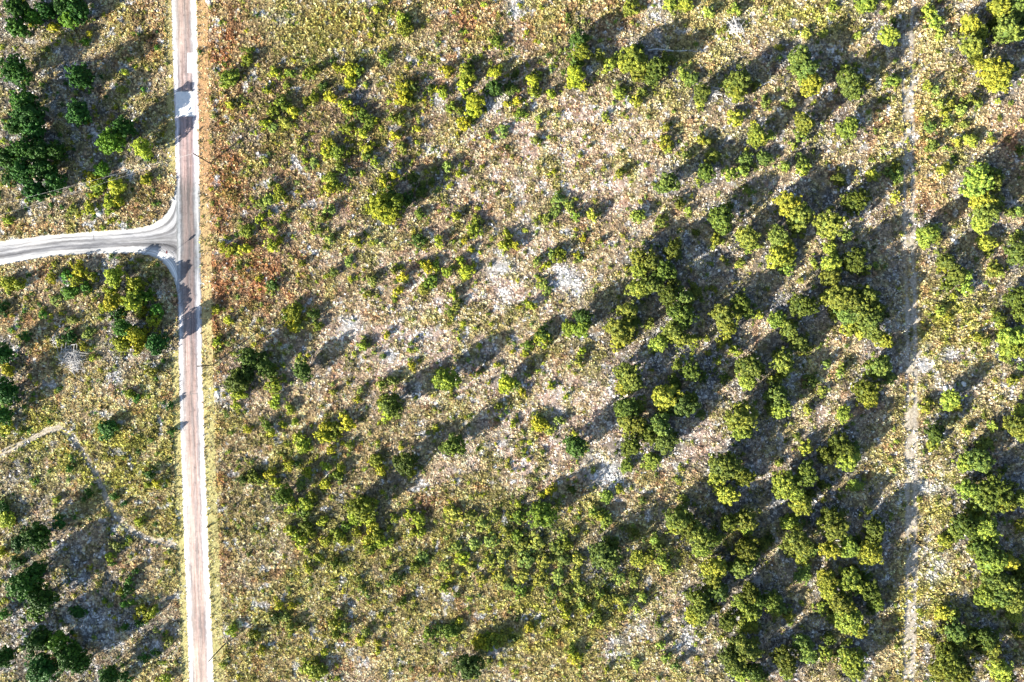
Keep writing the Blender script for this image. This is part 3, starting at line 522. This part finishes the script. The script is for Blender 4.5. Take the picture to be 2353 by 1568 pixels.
T_R, T_H = 2.6, 6.6
B_R, B_H = 1.5, 2.1
tree_crowns = [crown_mesh('crown', T_R, T_H, 100+i, 95+i % 5*10, 4200, .33, .125+.01*(i % 4), .1 if i % 3 else .04) for i in range(12)]
big_crowns = [crown_mesh('crown', 3.3, 7.8, 140+i, 150+i % 4*10, 7000, .33, .105+.01*(i % 3), .06) for i in range(6)]
tree_trunks = [trunk_mesh('trunk', T_R, T_H, 200+i) for i in range(4)]
bush_crowns = [crown_mesh('bush', B_R, B_H, 300+i, 40+i % 4*6, 1300, .28, .19+.02*(i % 3), .02, .6) for i in range(10)]
open_crowns = [crown_mesh('bush', B_R, B_H, 330+i, 22, 700, .32, .2, .02, .38) for i in range(6)]
bush_stems = [trunk_mesh('stem', B_R, B_H*.8, 400+i, 5, .05) for i in range(3)]
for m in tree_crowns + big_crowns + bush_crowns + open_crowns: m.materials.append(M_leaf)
COL = {'Y': (.27, .295, .025), 'G': (.145, .185, .022), 'D': (.065, .105, .018), 'O': (.20, .235, .045)}
def colour(k, px, py):
    c = np.array(COL[k]); v = random.uniform(.72, 1.25); h = random.uniform(-.2, .14)
    c = c*v*np.array([1+h, 1, 1-h])
    if px < 480 and k in 'DG': c = c*np.array([.55, .98, .9])       # the dark junipers west of the road
    if px > 1350 and k == 'D': c = c*np.array([1.35, 1.1, 1.0])
    if px > 1350 and k == 'Y': c = c*np.array([.8, .86, 1.5])
    if px > 1350 and k == 'G': c = c*np.array([.86, .86, 1.4])
    return (*c, 1)

# ---- words for the labels
STRIP = [(170, 'at left edge'), (300, 'well left of the road'), (475, 'just left of the road'), (600, 'just right of the road'), (760, 'well right of the road'), (960, 'left of the centre'), (1180, 'at the centre'),
         (1400, 'right of the centre'), (1560, 'farther right of centre'), (1700, 'well left of dirt track'), (1840, 'left of the dirt track'), (1960, 'near dirt track\'s left side'), (2088, 'beside dirt track\'s left edge'), (2200, 'just right of dirt track'), (2290, 'well right of dirt track'), (9999, 'at right edge')]
BAND = [(110, 'along the top'), (220, 'near the top'), (340, 'in upper third'), (450, 'above side road level'), (610, 'level with side road'), (740, 'just above mid height'), (870, 'just below mid height'), (1000, 'below mid height'), (1130, 'in lower third'), (1260, 'fairly low down'), (1400, 'near the bottom'), (9999, 'along the bottom')]
def words(x, L): return next(t for v, t in L if x < v)
CN = {'Y': 'yellow-green', 'G': 'mid-green', 'D': 'dark green', 'O': 'dull olive'}
ORD = ['', 'second', 'third', 'fourth', 'fifth', 'sixth', 'seventh', 'eighth', 'ninth', 'tenth', 'eleventh', 'twelfth']
def label_all(lst, noun):
    keys = {}
    for i, (x, y, r, k) in enumerate(lst):
        if noun == 'tree': s = 'large' if r > 29 else 'medium' if r > 23 else 'small'
        else: s = 'wide' if r > 18 else 'low' if r > 16 else 'small'
        keys.setdefault((s, CN[k], words(x, STRIP), words(y, BAND)), []).append(i)
    out = {}
    for (s, c, st, bd), ids in keys.items():
        ids.sort(key=lambda i: lst[i][0]); n = len(ids)
        for j, i in enumerate(ids):
            o = '' if n == 1 else ', leftmost' if j == 0 else ', rightmost' if j == n-1 else f', {ORD[j]} from left'
            out[i] = f"{s} {c} {noun} {st}, {bd}{o}"
    return out

def place_tree(i, x, y, r, k, label):
    rm = r/10; h = 1.2*rm + 2.3 + random.uniform(-.4, .6)
    if k == 'Y': h *= .88
    if x < 480 and k == 'D': h *= 1.12
    zc = h*.58; rm *= (H-zc)/H; wx, wy = P(x, y, zc)
    root = bpy.data.objects.new('tree', None); C.objects.link(root); root.empty_display_size = .5
    root.location = (wx, wy, -.05)
    big = r > 28; me = (big_crowns if big else tree_crowns)[i % (6 if big else 12)]; R0, H0 = (3.3, 7.8) if big else (T_R, T_H)
    tr = bpy.data.objects.new('trunk', tree_trunks[i % 4]); C.objects.link(tr); tr.parent = root; tr.scale = (rm/T_R, rm/T_R, h/T_H)
    cr = bpy.data.objects.new('crown', me); C.objects.link(cr); cr.parent = root
    cr.scale = (rm/R0*1.14, rm/R0*random.uniform(1.04, 1.18), h/H0); cr.rotation_euler.z = random.uniform(0, 6.28)
    cr.color = colour(k, x, y)
    tag(root, label, 'tree', 'trees scattered over the dry scrubland')
def place_bush(i, x, y, r, k, label):
    rm = r/10; h = .8*rm + .25 + random.uniform(-.15, .35)
    if k == 'O': h = .45*rm + .3; rm *= .82
    if 260 < x < 400 and 620 < y < 810: h *= 1.7
    zc = h*.5; wx, wy = P(x, y, zc)
    root = bpy.data.objects.new('bush', None); C.objects.link(root); root.empty_display_size = .3
    root.location = (wx, wy, -.04)
    me = open_crowns[i % 6] if (k == 'O' or i % 2 == 0) else bush_crowns[i % 10]
    cr = bpy.data.objects.new('foliage', me); C.objects.link(cr); cr.parent = root
    cr.scale = (rm/B_R*random.uniform(1.0, 1.3), rm/B_R*random.uniform(.95, 1.2), h/B_H); cr.rotation_euler.z = random.uniform(0, 6.28)
    cr.color = colour(k, x, y)
    st = bpy.data.objects.new('stem', bush_stems[i % 3]); C.objects.link(st); st.parent = root; st.scale = (rm/B_R*.8, rm/B_R*.8, h/B_H)
    tag(root, label, 'bush', 'bushes scattered over the dry scrubland')
L = label_all(TREES, 'tree')
for i, p in enumerate(TREES): place_tree(i, *p, L[i])
L = label_all(BUSHES, 'bush')
for i, p in enumerate(BUSHES): place_bush(i, *p, L[i])

# ------------------------------------------------------------------ scatter (geometry nodes) for what nobody could count
def scatter(name, pts, rot, scl, tint, idx, meshes, label=None):
    n = len(pts)
    me = bpy.data.meshes.new(name); me.vertices.add(n); me.vertices.foreach_set('co', np.asarray(pts, np.float32).ravel())
    me.attributes.new('rot', 'FLOAT_VECTOR', 'POINT').data.foreach_set('vector', np.asarray(rot, np.float32).ravel())
    me.attributes.new('scl', 'FLOAT_VECTOR', 'POINT').data.foreach_set('vector', np.asarray(scl, np.float32).ravel())
    me.attributes.new('idx', 'INT', 'POINT').data.foreach_set('value', np.asarray(idx, np.int32))
    me.attributes.new('tint', 'FLOAT_COLOR', 'POINT').data.foreach_set('color', np.concatenate([tint, np.ones((n, 1))], 1).astype(np.float32).ravel())
    o = link(name, me)
    col = bpy.data.collections.new(name + '_kinds')
    for m in meshes: col.objects.link(bpy.data.objects.new(name + '_kind', m))
    g = bpy.data.node_groups.new(name, 'GeometryNodeTree')
    g.interface.new_socket('Geometry', in_out='INPUT', socket_type='NodeSocketGeometry')
    g.interface.new_socket('Geometry', in_out='OUTPUT', socket_type='NodeSocketGeometry')
    N = g.nodes; gi = N.new('NodeGroupInput'); go = N.new('NodeGroupOutput')
    iop = N.new('GeometryNodeInstanceOnPoints'); ci = N.new('GeometryNodeCollectionInfo')
    ci.inputs['Collection'].default_value = col; ci.inputs['Separate Children'].default_value = True; ci.inputs['Reset Children'].default_value = True
    def att(nm, t):
        a = N.new('GeometryNodeInputNamedAttribute'); a.data_type = t; a.inputs['Name'].default_value = nm
        return next(s for s in a.outputs if s.name == 'Attribute' and s.enabled)
    g.links.new(gi.outputs[0], iop.inputs['Points']); g.links.new(ci.outputs[0], iop.inputs['Instance'])
    iop.inputs['Pick Instance'].default_value = True
    g.links.new(att('idx', 'INT'), iop.inputs['Instance Index'])
    g.links.new(att('rot', 'FLOAT_VECTOR'), iop.inputs['Rotation']); g.links.new(att('scl', 'FLOAT_VECTOR'), iop.inputs['Scale'])
    g.links.new(iop.outputs[0], go.inputs[0])
    m = o.modifiers.new('scatter', 'NODES'); m.node_group = g
    tag(o, label, None, None, 'stuff'); return o

def tuft_mesh(seed, nb=14, R=.3, hh=.3):
    r = random.Random(seed); V, F = [], []
    for i in range(nb):
        a = r.uniform(0, 6.28); q = r.uniform(0, .45)*R; x, y = math.cos(a)*q, math.sin(a)*q
        b = a + r.uniform(-.8, .8); l = R*r.uniform(.5, 1.1); z = hh*r.uniform(.5, 1.1); wd = r.uniform(.025, .055)
        nx, ny = -math.sin(b)*wd, math.cos(b)*wd; k = len(V)
        V += [(x-nx, y-ny, -.03), (x+nx, y+ny, -.03), (x+math.cos(b)*l*.55+nx*.8, y+math.sin(b)*l*.55+ny*.8, z*.8), (x+math.cos(b)*l*.55-nx*.8, y+math.sin(b)*l*.55-ny*.8, z*.8),
              (x+math.cos(b)*l+nx*.2, y+math.sin(b)*l+ny*.2, z*.75), (x+math.cos(b)*l-nx*.2, y+math.sin(b)*l-ny*.2, z*.75)]
        F += [(k, k+1, k+2, k+3), (k+3, k+2, k+4, k+5)]
    return mesh_np('tuft', V, F, [M_tuft])

def off_roads(px, py, m=0):
    c = road_c(py); wd = road_w(py); out = np.abs(px-c) > wd+m
    a, b, ok = side_mask(px, py); out &= ~((a > -m) & (b > -m) & ok)
    return out
def grass():
    n = 600000
    px = rng.uniform(-90, 2440, n); py = rng.uniform(-90, 1660, n)
    W = zones(px, py); W['grey'] = litter(px, py, W['grey']); b = bare(px, py)
    dens = (1 - .62*W['white'])*(1-.72*W['grey'])*(1-.15*W['pink'])*(1-.96*np.clip(b*1.6, 0, 1))
    dens *= .45 + .9*sstep(.3, .6, fbm(px, py, 12, 21, 2))
    edge = px - road_c(py) - road_w(py)
    dens = np.where(((edge > 0) & (edge < 26)) | ((edge > -72) & (edge < -52) & ((py < 400) | (py > 800))), dens*.35, dens)
    kp = off_roads(px, py, -1.0 + 0) & (rng.random(n) < dens)
    px, py = px[kp], py[kp]; W = {k: v[kp] for k, v in W.items()}; n = len(px); edge = edge[kp]; b = b[kp]
    c = blend(W)
    cl = (fbm(px, py, 5, 31, 2)-.5)*1.7 + (fbm(px, py, 18, 32, 3)-.5)*1.3
    v = np.exp(rng.normal(.06, .42, n) + cl); hue = rng.normal(0, .05, n)
    c = c*v[:, None]*np.stack([1+hue*.4, 1+hue*.1, 1-hue], 1)
    # browned and bleached plants among the straw
    q = rng.random(n); c[q < .13] *= np.array([.36, .30, .28]); c[(q > .13) & (q < .16)] = np.array([.70, .60, .46])*rng.uniform(.8, 1.1, (((q > .13) & (q < .16)).sum(), 1))
    gr = (q > .16) & (q < .16 + .05 + .25*W['olive'] + .12*W['gold']); c[gr] = np.array([.26, .25, .06])*rng.uniform(.6, 1.5, (gr.sum(), 1))
    c = np.clip(c, .01, .9)
    hs = (.62 + .5*W['gold'] + .7*W['olive'] - .35*W['pink'] - .3*W['white'] - .2*W['grey'] + .25*W['rust'])*rng.uniform(.6, 1.5, n)
    hs = np.clip(hs, .2, 3)*np.where(((edge > 0) & (edge < 26)) | ((edge > -72) & (edge < -52) & ((py < 400) | (py > 800))), .5, 1)
    s = rng.uniform(.7, 1.5, n)*np.where(((edge > 0) & (edge < 26)) | ((edge > -72) & (edge < -52) & ((py < 400) | (py > 800))), .8, 1)
    X = (px-1176.5)/10; Y = (784-py)/10
    scatter('dry_grass', np.stack([X, Y, np.full(n, -.03)], 1), np.stack([rng.normal(0, .12, n), rng.normal(0, .12, n), rng.uniform(0, 6.28, n)], 1),
            np.stack([s, s, hs], 1), c, rng.integers(0, 6, n), [tuft_mesh(i, 10, .24, .46) for i in range(6)], 'tan and yellow dry grass tufts covering the open ground')
    print('tufts', n)
grass()

scrub = [crown_mesh('scrub', .8, .8, 500+i, 9, 130, .26, .34, .0, .5) for i in range(6)] + [crown_mesh('scrub', 1.2, 1.4, 520+i, 14, 380, .3, .3, .0, .5) for i in range(5)]
for m in scrub: m.materials.append(M_leaf_i)
def undergrowth():
    pts, scl, tint, idx = [], [], [], []
    def add(x, y, rm, k, ii, hf=1.0):
        R0 = .8 if ii < 6 else 1.2; wx, wy = P(x, y, rm*.5)
        pts.append((wx, wy, -.03)); s = rm/R0; scl.append((s*random.uniform(.85, 1.2), s*random.uniform(.85, 1.2), s*hf*random.uniform(.8, 1.2)))
        tint.append(colour(k, x, y)[:3]); idx.append(ii)
    for x, y, r, k in SMALL: add(x, y, r/10, k, random.randrange(6, 11))
    # loose weeds: thicker where the photo shows green ground
    n = 30000; px = rng.uniform(-40, 2400, n); py = rng.uniform(-40, 1620, n)
    W = zones(px, py); B = np.array([(p[0], p[1], p[2]) for p in PL])
    g = np.zeros(n)
    for bx, by, br in B: g = np.maximum(g, np.exp(-((px-bx)**2+(py-by)**2)/(br+14)**2))
    dens = .05 + .35*W['olive'] + .10*W['gold'] + .16*W['brown'] + .22*g - .06*W['pink'] + .16*sstep(.52, .68, fbm(px, py, 45, 61, 3))
    dens *= .3 + 1.4*sstep(.42, .62, fbm(px, py, 18, 62, 2)); dens *= (1-bare(px, py))*(1-.5*W['white'])
    edge = np.abs(px - road_c(py)) - road_w(py); dens = np.where(edge < 24, dens*.12, dens); dens = np.where((px > 1350), dens*.7, dens)
    kp = off_roads(px, py, 4) & (rng.random(n) < dens)
    for x, y, o_, gd in zip(px[kp], py[kp], W['olive'][kp], W['gold'][kp]):
        q = random.random(); k = 'O' if q < .25+.4*o_ else 'Y' if q < .72 else 'G' if q < .92 else 'D'
        add(x, y, random.uniform(.28, .75), k, random.randrange(6), .8)
    n = len(pts); print('scrub', n)
    scatter('undergrowth', pts, [(0, 0, random.uniform(0, 6.28)) for _ in range(n)], scl, np.array(tint), idx, scrub, 'small green and yellow weeds dotted through the dry grass')
undergrowth()

def stone_mesh(name, seed, flat=.4):
    r = np.random.default_rng(seed); nu, nv = 9, 5
    U, Vv = np.meshgrid(np.arange(nu)/nu*2*np.pi, (np.arange(nv)+.1)/(nv-.8)*np.pi, indexing='ij')
    ir = r.uniform(.72, 1.15, U.shape); ir[:, 0] = 1; ir[:, -1] = 1
    V = np.stack([np.sin(Vv)*np.cos(U)*ir, np.sin(Vv)*np.sin(U)*ir, np.cos(Vv)*flat*ir], -1).reshape(-1, 3)
    i = np.arange(nu*nv).reshape(nu, nv); j = np.roll(i, -1, 0)
    F = np.stack([i[:, :-1], i[:, 1:], j[:, 1:], j[:, :-1]], -1).reshape(-1, 4)
    return mesh_np(name, V, F, [M_stone])
def rubble():
    n = 110000; px = rng.uniform(-60, 2410, n); py = rng.uniform(-60, 1630, n)
    W = zones(px, py); W['grey'] = litter(px, py, W['grey']); b = bare(px, py)
    dens = .012 + .9*W['grey'] + .8*W['white'] + .3*b + .03*W['pink']; dens *= .2+1.5*sstep(.4, .6, fbm(px, py, 15, 71, 3))
    kp = off_roads(px, py, 2) & (rng.random(n) < dens); px, py = px[kp], py[kp]; n = len(px)
    s = rng.uniform(.07, .2, n)*np.exp(rng.normal(0, .3, n)); print('stones', n)
    t = np.ones((n, 3))*rng.uniform(.35, .95, (n, 1))*np.array([1, .98, .94])
    ms = [stone_mesh('stone', 600+i) for i in range(6)]
    for m in ms: m.materials.clear(); m.materials.append(M_tuft)
    scatter('rubble', np.stack([(px-1176.5)/10, (784-py)/10, np.full(n, .0)], 1), np.stack([np.zeros(n), np.zeros(n), rng.uniform(0, 6.28, n)], 1),
            np.stack([s*rng.uniform(.8, 1.6, n), s, s], 1), t, rng.integers(0, 6, n), ms, 'pale limestone rubble lying on the bare ground')
rubble()

# ------------------------------------------------------------------ single stones
STONES = [(485, 68, 6, 4, 'small pale bluish stone on rusty verge near the road top'), (1018, 137, 11, 7, 'angular white rock in scrub below the reddish top clearing'), (2145, 832, 8, 19, 'tall narrow white rock slab just right of the dirt track'),
          (2201, 753, 5, 4, 'small white stone in yellow grass right of the dirt track'), (2214, 882, 9, 12, 'white rock patch right of the dirt track, above right bushes'), (2172, 892, 9, 11, 'bluish white boulder against small tree right of dirt track'),
          (2142, 1352, 11, 9, 'bright white boulder right of the dirt track near the bottom'), (2136, 1312, 12, 9, 'pinkish white flat rock just right of dirt track, lower down'), (2095, 215, 10, 7, 'flat white rock lying on the dirt track near the top'),
          (2099, 255, 6, 4, 'small white stone on the dirt track below the flat rock'), (2088, 298, 8, 9, 'white rock on dirt track, lowest of the upper three'), (334, 865, 5, 5, 'small white stone left of the road below yellow bushes'),
          (500, 905, 8, 14, 'long white rock in verge right of the road, below second pole'), (228, 492, 12, 10, 'pale pinkish rock patch above the side road'), (1235, 113, 7, 5, 'small white rock left of dark tree near the top'),
          (1108, 1132, 5, 4, 'small white stone alone in tan grass low in centre'), (1270, 1142, 5, 4, 'small bluish white stone beside olive thicket'), (1190, 1238, 4, 4, 'tiny white stone in yellow weeds left of olive thicket'), (1735, 247, 9, 5, 'flat white rock in grass left of the forest at top right'),
          (1655, 250, 6, 10, 'upright pale stone in grass right of the upper clearing')]
for i, (x, y, a, b_, lab) in enumerate(STONES):
    o = link('rock', stone_mesh('rock', 700+i, .35)); X, Y = P(x, y); o.location = (X, Y, .06); o.scale = (a/14, b_/14, min(a, b_)/12); o.rotation_euler.z = random.uniform(-.3, .3)
    tag(o, lab, 'rock')

# ------------------------------------------------------------------ dead brush piles: bleached bent branches
def brush(name, x, y, rad, n, a0, spread, label, seed, hgt=1.0):
    r = random.Random(seed); V, F = [], []
    root = bpy.data.objects.new(name, None); C.objects.link(root); X, Y = P(x, y, .4); root.location = (X, Y, 0)
    for kind in ('branch', 'twig'):
        V, F = [], []
        for i in range(n if kind == 'branch' else n*2):
            a = math.radians(a0 + r.gauss(0, spread)); l = rad*r.uniform(.7, 1.7)*(1 if kind == 'branch' else .6); bend = r.uniform(-.5, .8)
            sx, sy = r.gauss(0, .35)*rad, r.gauss(0, .35)*rad; z = r.uniform(.08, hgt)
            sx -= math.cos(a)*l*.5; sy -= math.sin(a)*l*.5
            path = [(sx, sy, .05 if r.random() < .3 else z*.7)]
            for k in range(1, 5):
                aa = a + bend*k/4; path.append((path[-1][0]+math.cos(aa)*l/4, path[-1][1]+math.sin(aa)*l/4, max(.05, z*(1-(k-2.2)**2/9)+r.uniform(-.1, .1))))
            w0 = .075 if kind == 'branch' else .035
            tube(path, [w0*r.uniform(.7, 1.2), w0*.85, w0*.7, w0*.5, w0*.25], V, F, 4)
        link(kind, mesh_np(kind, V, F, [M_dead]), root)
    tag(root, label, 'brush pile')
brush('brush_pile', 165, 822, 2.8, 75, -20, 40, 'large pile of bleached dead branches left of the road, in grass', 1, 1.4)
brush('brush_pile', 128, 783, 1.5, 30, -60, 50, 'smaller pale brush heap at upper left of the big pile', 2, .8)
brush('brush_pile', 171, 845, 1.6, 40, -50, 22, 'trailing dead branches at the lower end of the big brush pile', 3, .6)
brush('brush_pile', 1686, 62, 2.2, 45, -60, 60, 'grey dead tree top lying in yellow grass near top right of centre', 4, 1.2)
brush('brush_pile', 1740, 1335, 1.3, 50, 95, 45, 'spiky bleached dead tuft between trees in the lower forest', 5, .8)
brush('brush_pile', 1640, 215, 1.9, 22, 150, 60, 'loose grey dead twigs beside a tree left of upper forest', 6, .7)
def log(pts, rad, label, seed):
    V, F = [], []; w_ = [(*P(*p), rad*1.1) for p in pts]
    tube(w_, [rad*random.uniform(.7, 1.1) for _ in w_[:-1]]+[rad*.3], V, F, 7)
    for q in range(6):
        b = random.choice(w_[1:]); a = random.uniform(0, 6.28); tube([b, (b[0]+math.cos(a)*.6, b[1]+math.sin(a)*.6, .35), (b[0]+math.cos(a)*1.1, b[1]+math.sin(a)*1.1, .3)], [.05, .04, .02], V, F, 4)
    tag(link('fallen_log', mesh_np('fallen_log', V, F, [M_dead])), label, 'log')
log([(1488, 117), (1510, 114), (1534, 118), (1560, 119), (1580, 117), (1602, 121)], .2, 'long bleached fallen log lying right of bright tree near the top', 1)
log([(1374, 115), (1386, 113), (1400, 115)], .14, 'short pale fallen log between two trees near the top', 2)
log([(1740, 205), (1750, 197), (1764, 190), (1776, 186)], .13, 'thin pale dead branch lying in shade left of upper forest', 3)

# ------------------------------------------------------------------ poles, wires, sign
def pole(px, py, h, label):
    root = bpy.data.objects.new('utility_pole', None); C.objects.link(root); X, Y = P(px, py); root.location = (X, Y, 0)
    V, F = [], []; tube([(0, 0, -.3), (0, 0, h*.5), (0, 0, h)], [.16, .14, .11], V, F, 10); V.append((0, 0, h+.03)); k = len(V)-1
    mT = bpy.data.meshes.new('shaft'); mT.from_pydata(V, [], F + [(k-10+j, k-10+(j+1) % 10, k) for j in range(10)]); mT.materials.append(M_pole)
    link('shaft', mT, root)
    V, F = [], []; tube([(0, 0, h), (0, 0, h+.08), (0, 0, h+.2)], [.03, .07, .04], V, F, 8); link('insulator', mesh_np('insulator', V, F, [M_ceramic]), root)
    tag(root, label, 'utility pole', 'wooden poles along the right side of the road'); return Vector((X, Y, h+.18))
p1 = pole(483, 376, 8.3, 'dark wooden pole right of the road, uppermost of three, wires attached')
p2 = pole(491, 839, 8.2, 'dark wooden pole right of road, middle of three, beside dark bushes')
p3 = pole(516, 1481, 8.3, 'dark wooden pole right of road, lowest of three, near photo bottom')
def wire(a, b, sag, label):
    V, F = [], []; n = 24
    tube([tuple(a.lerp(b, i/n) - Vector((0, 0, sag*4*(i/n)*(1-i/n)))) for i in range(n+1)], [.009]*(n+1), V, F, 4)
    tag(link('power_line', mesh_np('power_line', V, F, [M_wire])), label, 'power line')
wire(p1, Vector((*P(-120, 530, 8.2), 8.2)), .8, 'thin pale wire crossing left from the uppermost pole, lower of two')
wire(p1, Vector((*P(-120, 500, 8.4), 8.4)), .5, 'thin pale wire crossing left from the uppermost pole, upper of two')
# small road sign on a post at the mouth of the side road
root = bpy.data.objects.new('road_sign', None); C.objects.link(root); X, Y = P(394, 582); root.location = (X, Y, 0)
V, F = [], []; tube([(0, 0, -.2), (0, 0, 1.1), (0, 0, 2.3)], [.04, .04, .04], V, F, 6); link('post', mesh_np('post', V, F, [M_metal]), root)
V = [(-.045 - t*.015, .36*math.cos(math.pi/8+k*math.pi/4), 2.0+.36*math.sin(math.pi/8+k*math.pi/4)) for t in (0, 1) for k in range(8)]
mS = bpy.data.meshes.new('sign_panel'); mS.from_pydata(V, [], [tuple(range(8)), tuple(range(15, 7, -1))] + [(k, 8+k, 8+(k+1) % 8, (k+1) % 8) for k in range(8)]); mS.materials.append(M_sign)
link('sign_panel', mS, root); tag(root, 'small sign on thin post at the mouth of the side road', 'road sign')
